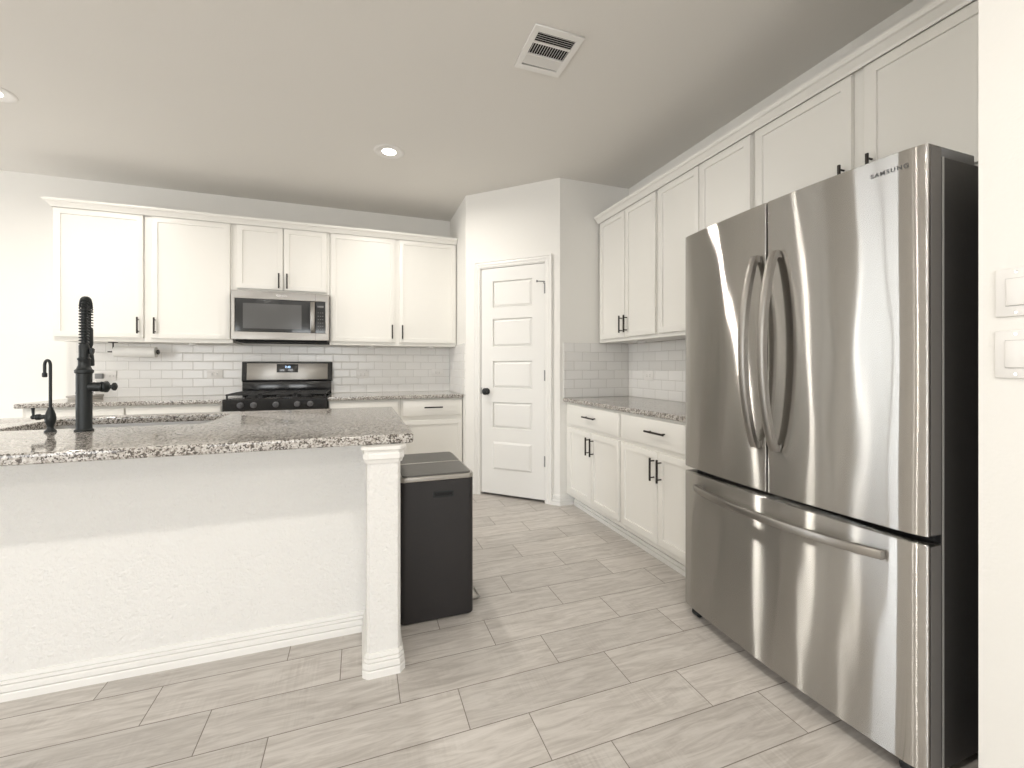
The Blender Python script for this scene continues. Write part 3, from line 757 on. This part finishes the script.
MB().box(1.525, 2.20, FYR + .008, FYL - .008, FL + .03, 1.760, .004).build('case', CASE, fr, smooth=0)
MB().box(1.503, 1.5245, FYR + .012, FYL - .012, FL + .06, 1.752).build('door_gasket', VOID, fr, smooth=0)
MB().box(1.523, 1.529, FYR + .0055, FYR + .0078, FL + .035, 1.757).build('case_edge_strip', plain('light_edge_strip', (.45, .44, .42), .4), fr, smooth=0)  # light grey strip paints the highlight along the case edge
MB().box(1.4565, 1.503, FYR - .0004, FYR + .004, .716, 1.774).build('door_side_trim', plain('dark_steel_edge', (.15, .14, .13), .45), dr_, smooth=0)
MB().box(1.4565, 1.503, FYR - .0004, FYR + .004, .075, .685).build('drawer_side_trim', bpy.data.materials['dark_steel_edge'], dz, smooth=0)
for y0, y1 in ((FYR + .012, FYR + .125), (FYL - .125, FYL - .012)):
    MB().box(1.508, 1.690, y0, y1, 1.7605, 1.790, .004).box(1.470, 1.52, y0 + .02, y1 - .03, 1.7812, 1.790, .003).build('hinge_cover', GREYD, fr)
MB().box(1.50, 1.60, FYR + .03, FYL - .03, FL + .012, .068, .003).build('toe_grille', CASE, fr, smooth=0)
for y in (FYL - .045, FYR + .055):
    MB().cyl((1.475, y - .018, FL + .0225), (1.475, y + .018, FL + .0225), .022, 18, bev=.003).box(1.47, 1.53, y - .012, y + .012, FL + .02, FL + .05, .003).build('roller_foot', BLACK, fr)
def bowbar(path, w, th, wdir, out):
    t = bmesh.new(); rings = []
    for p in path:
        a_ = [(-w / 2, -th / 2), (-w / 2 + .004, -th / 2 - .002), (w / 2 - .004, -th / 2 - .002), (w / 2, -th / 2), (w / 2, th / 2), (-w / 2, th / 2)]
        rings.append([t.verts.new(p + wdir * u - out * v) for u, v in a_])
    for a_, b_ in zip(rings[:-1], rings[1:]):
        for k in range(6): t.faces.new((a_[k], a_[(k + 1) % 6], b_[(k + 1) % 6], b_[k]))
    t.faces.new(rings[0]); t.faces.new(rings[-1]); bmesh.ops.recalc_face_normals(t, faces=t.faces)
    b = MB(); b.merge(t); return b
for yc, par in ((1.212, dl), (1.132, dr_)):
    pth = []
    for k in range(33):
        u = k / 32; z = .872 + u * (1.588 - .872); s_ = 1 - (2 * u - 1) ** 2
        pth.append(Vector((ffront(yc) - .012 - .062 * s_ ** .8, yc, z)))
    b = bowbar(pth, .028, .018, Vector((0, 1, 0)), Vector((-1, 0, 0)))
    for z in (.884, 1.576): b.box(ffront(yc) - .014, ffront(yc) + .001, yc - .010, yc + .010, z - .012, z + .012, .002)
    b.build('handle', STEELP, par, smooth=30)
pth = []
for k in range(41):
    u = k / 40; y = 1.535 - u * (1.535 - .805); s_ = 1 - (2 * u - 1) ** 2
    pth.append(Vector((ffront(y) - .012 - .045 * s_ ** .8, y, .634)))
b = bowbar(pth, .026, .016, Vector((0, 0, 1)), Vector((-1, 0, 0)))
for y in (1.522, .818): b.box(ffront(y) - .014, ffront(y) + .001, y - .012, y + .012, .624, .644, .002)
b.build('handle', STEELP, dz, smooth=30)
ang = math.atan2(ffront(.76) - ffront(.85), .09)
Ml = Matrix.Translation((ffront(.797) - .0012, .797, 1.7335)) @ Matrix.Rotation(-PI / 2 + ang, 4, 'Z') @ Matrix.Rotation(PI / 2, 4, 'X')
MB().mesh(text_mesh('SAMSUNG', .0165, .0005, Ml, 1.28, 1.0)).build('logo', plain('grey_logo_print', (.10, .10, .10), .4), dr_, smooth=0)

# ------------------------------------------------------------------ waste bin
wb = thing('pedal_bin', 'tall black two-compartment pedal bin standing beside the island column', 'trash can', (.345, 2.22, FL))
BX0, BX1, BY0, BY1 = .166, .503, 1.954, 2.470
MB().mesh(plate_mesh(rrect(BX0, BX1, BY0, BY1, .028, 6), [], FL + .004, .656, .004)).build('body', BINB, wb, smooth=35, rim=True)
MB().mesh(plate_mesh(rrect(BX0 - .001, BX1 + .001, BY0 - .001, BY1 + .001, .029, 6), [], .6565, .6775, .003)).build('rim', BINS, wb, smooth=35, rim=True)
for y0, y1 in ((BY0 + .012, 2.206), (2.222, BY1 - .010)):
    MB().mesh(plate_mesh(rrect(BX0 + .012, BX1 - .012, y0, y1, .016, 5), [], .6765, .6840, .003)).build('lid', BINL, wb, smooth=35, rim=True)
MB().box(BX0 + .012, BX1 - .012, 2.209, 2.219, .6772, .6850, .0015).build('lid_divider', BINS, wb)
MB().mesh(plate_mesh(rrect(.312, .408, .578, .606, .005, 4), [rrect(.318, .402, .584, .600, .003, 4)[::-1]], -.001, .001, .0005), M=Matrix(((1, 0, 0, 0), (0, 0, -1, BY0 - .0012), (0, 1, 0, 0), (0, 0, 0, 1)))).build('side_handle_frame', BLACK, wb, smooth=0)
MB().box(.3185, .4015, BY0 - .0008, BY0 + .002, .5845, .5995).build('side_handle_recess', VOID, wb, smooth=0)
for y in (2.10, 2.30):
    MB().box(BX1 - .01, BX1 + .055, y - .045, y + .045, FL + .012, FL + .018, .002).box(BX1 + .048, BX1 + .055, y - .045, y + .045, FL + .012, FL + .024, .002).build('pedal', BINS, wb)

# ------------------------------------------------------------------ small things on walls and counter
def wall_plate(name, label, cat, M, x0, x1, z0, z1, kind, group=None):
    """M maps local x right, y into the wall (surface at y = 0)"""
    o = thing(name, label, cat, M @ Vector(((x0 + x1) / 2, 0, (z0 + z1) / 2)), group)
    def vb(a0, a1, y0, y1, c0, c1, bev, nm, mt=WHITEPL): return MB().box(a0, a1, y0, y1, c0, c1, bev, M=M).build(nm, mt, o)
    vb(x0, x1, -.006, -.0003, z0, z1, .003, 'cover_plate')
    mx_, mz = (x0 + x1) / 2, (z0 + z1) / 2
    if kind == 'rocker':
        vb(mx_ - .0172, mx_ + .0172, -.0066, -.0061, mz - .0332, mz + .0332, 0, 'recess', GREYD)
        vb(mx_ - .0165, mx_ + .0165, -.010, -.0067, mz - .0325, mz + .0325, .002, 'rocker')
        for s_ in (-1, 1): MB().lathe([(.003, 0), (.003, .0008), (0, .001)], (mx_, -.006, mz + s_ * .048), (0, -1, 0), 10, M=M).build('screw', CHROME, o)
    if kind in ('outlet', 'adapter'):
        cs = (mx_ - .019, mx_ + .019) if kind == 'outlet' else (mx_ + .030, mx_ + .055)
        for c_ in cs:
            vb(c_ - .0145, c_ + .0145, -.008, -.0061, mz - .0165, mz + .0165, .0015, 'socket')
            b = MB()
            for s_ in (-1, 1): b.box(c_ - .004, c_ + .005, -.0085, -.0081, mz + s_ * .006 - .001, mz + s_ * .006 + .001, M=M)
            b.build('slots', VOID, o)
        if kind == 'adapter':
            vb(x0 + .012, x0 + .062, -.035, -.0061, mz - .022, mz + .022, .004, 'plug_adapter', GREYD)
    return o
MW = M_BACK(4.590)
wall_plate('wall_outlet', 'double outlet plate with grey plug adapter behind the black faucet', 'outlet', MW, -2.108, -1.962, 1.052, 1.136, 'adapter')
wall_plate('wall_outlet', 'horizontal white outlet on the tiles just left of the range', 'outlet', MW, -1.309, -1.185, 1.066, 1.146, 'outlet')
wall_plate('wall_outlet', 'horizontal white outlet on the tiles right of the range', 'outlet', MW, -.035, .085, 1.056, 1.132, 'outlet')
wall_plate('wall_outlet', 'horizontal white outlet on the back tiles nearest the pantry', 'outlet', MW, .720, .840, 1.072, 1.148, 'outlet')
wall_plate('wall_outlet', 'horizontal white outlet on the right wall tiles above the counter', 'outlet', M_RIGHT(2.230), -2.995, -2.872, 1.060, 1.142, 'outlet')
MN = M_RIGHT(XN)
wall_plate('light_switch', 'white rocker switch on the near right wall, upper of the two', 'switch', MN, -.597, -.525, 1.295, 1.411, 'rocker')
wall_plate('light_switch', 'white rocker switch on the near right wall, lower of the two', 'switch', MN, -.598, -.526, 1.147, 1.262, 'rocker')

pt = thing('paper_towel_holder', 'paper towel roll on a bracket under the left upper cabinet', 'paper towel holder', (-1.75, 4.40, UZ0))
MB().lathe([(.019, 0), (.045, 0), (.045, .278), (.019, .278)], (-1.892, 4.40, 1.296), (1, 0, 0), 32).build('paper_roll', PAPER, pt)
MB().cyl((-1.915, 4.40, 1.296), (-1.600, 4.40, 1.296), .006, 12).cyl((-1.606, 4.40, 1.296), (-1.598, 4.40, 1.296), .020, 20).cyl((-1.905, 4.40, 1.290), (-1.905, 4.40, 1.3745), .005, 10).box(-1.94, -1.90, 4.395, 4.405, 1.290, 1.300, .002).box(-1.93, -1.88, 4.38, 4.42, 1.369, 1.3747, .001).build('bracket', BRONZE, pt)

for (x, y), lb in zip(((-1.349, 4.40), (.110, 4.40), (.669, 4.36)),
                      ('small white puck light under the upper cabinet left of the microwave', 'small white puck light under the cabinet right of the microwave', 'small white puck light under the back cabinet nearest the pantry')):
    tag(MB().lathe([(.034, 0), (.036, -.006), (.034, -.014), (.028, -.018), (0, -.019)], (x, y, UZ0 - .0005)).build('puck_light', WHITEPL), lb, 'cabinet light', 'puck lights under the upper cabinets')
tag(MB().lathe([(.034, 0), (.036, -.006), (.034, -.014), (.028, -.018), (0, -.019)], (2.085, 2.831, UZ0 - .0005)).build('puck_light', WHITEPL),
    'small white puck light under the right wall cabinet', 'cabinet light', 'puck lights under the upper cabinets')

tag(MB().box(-2.150, -2.020, 4.31, 4.52, .9148, .930, .002).build('book', BOOK), 'pale flat book at the bottom of the stack left of the backsplash', 'book')
tag(MB().box(-2.156, -2.012, 4.30, 4.51, .9305, .946, .002).build('book', plain('grey_book_cover', (.42, .39, .36), .55)), 'grey flat book on top of the stack behind the faucet', 'book')
sd = thing('smart_display', 'small dark screen standing on the books behind the black faucet', 'display', (-2.09, 4.42, .9465))
Ms = Matrix.Translation((-2.095, 4.40, .9468)) @ Matrix.Rotation(math.radians(-12), 4, 'X')
MB().box(-.058, .070, 0, .012, .002, .112, .004, M=Ms).build('housing', WHITEPL, sd)
MB().box(-.053, .064, -.0012, -.0002, .009, .105, 0, M=Ms).build('screen', DARKGLASS, sd, smooth=0)
MB().box(-.020, .060, -.0018, -.0013, .060, .100, 0, M=Ms).build('lit_picture', SCREEN, sd, smooth=0)
MB().box(-2.14, -2.05, 4.415, 4.475, .9465, .955, .003).build('foot', WHITEPL, sd)

# ------------------------------------------------------------------ ceiling fixtures
vt = thing('ceiling_vent', 'white rectangular air vent grille in the ceiling', 'vent', (.884, 1.958, CEIL))
VX0, VX1, VY0, VY1 = .757, 1.011, 1.811, 2.106; zc = CEIL - .0005
b = MB().mesh(plate_mesh([(VX0, VY0), (VX1, VY0), (VX1, VY1), (VX0, VY1)], [[(VX0 + .03, VY0 + .035), (VX0 + .03, VY1 - .035), (VX1 - .03, VY1 - .035), (VX1 - .03, VY0 + .035)]], zc - .009, zc, .002))
b.build('frame', TRIM, vt, smooth=0)
MB().box(VX0 + .029, VX1 - .029, VY0 + .034, VY1 - .034, zc - .0006, zc).build('duct_opening', VOID, vt, smooth=0)
b = MB(); ya, yb_, yc_, yd = VY0 + .034, VY0 + .100, VY0 + .182, VY1 - .034
for y in (yb_, yc_): b.box(VX0 + .028, VX1 - .028, y - .004, y + .004, zc - .009, zc - .001)
for k in range(5):
    y = ya + .008 + k * .0125; b.box(VX0 + .028, VX1 - .028, -.0045, .0045, -.0004, .0004, M=Matrix.Translation((0, y, zc - .005)) @ Matrix.Rotation(math.radians(35), 4, 'X'))
for k in range(5):
    y = yc_ + .010 + k * .0135; b.box(VX0 + .028, VX1 - .028, -.0053, .0053, -.0004, .0004, M=Matrix.Translation((0, y, zc - .005)) @ Matrix.Rotation(math.radians(-28), 4, 'X'))
for k in range(15):
    x = VX0 + .036 + k * .013; b.box(-.0045, .0045, yb_ + .004, yc_ - .004, -.0005, .0005, M=Matrix.Translation((x, 0, zc - .005)) @ Matrix.Rotation(math.radians(-50), 4, 'Y'))
b.build('louvres', TRIM, vt, smooth=0)

CANS = [(.20, 3.255, 'recessed ceiling light above the space between range and pantry'),
        (-1.99, 3.30, 'recessed ceiling light at the left edge of the picture'),
        (-4.2, 3.30, 'recessed ceiling light furthest left over the dining side'),
        (.20, .12, 'recessed ceiling light above the camera'),
        (-1.99, .12, 'recessed ceiling light left of the camera'),
        (-4.2, .12, 'recessed ceiling light far left of the camera'),  # this and the lights below: unseen, added for room light and fridge reflections
        (.20, -2.6, 'recessed ceiling light behind the camera'),
        (-1.99, -2.6, 'recessed ceiling light behind the camera to the left'),
        (-4.2, -2.6, 'recessed ceiling light behind the camera, furthest left')]
for x, y, lb in CANS:
    cn = thing('recessed_light', lb, 'ceiling light', (x, y, CEIL), 'recessed ceiling lights')
    MB().lathe([(.080, 0), (.108, 0), (.108, -.002), (.102, -.005), (.088, -.006), (.080, -.003)], (x, y, CEIL - .0003), n=40).build('trim_ring', WHITEPL, cn)
    MB().lathe([(.0795, 0), (.0795, -.002), (.05, -.0028), (0, -.003)], (x, y, CEIL - .0005), n=40).build('lens', LENS, cn)
    l = bpy.data.lights.new('can_lamp', 'AREA'); l.shape = 'DISK'; l.size = .11; l.energy = CAN_POWER; l.color = CAN_COL; l.spread = math.radians(168)
    lo = bpy.data.objects.new('can_lamp', l); C.objects.link(lo); lo.location = (x, y, CEIL - .008)
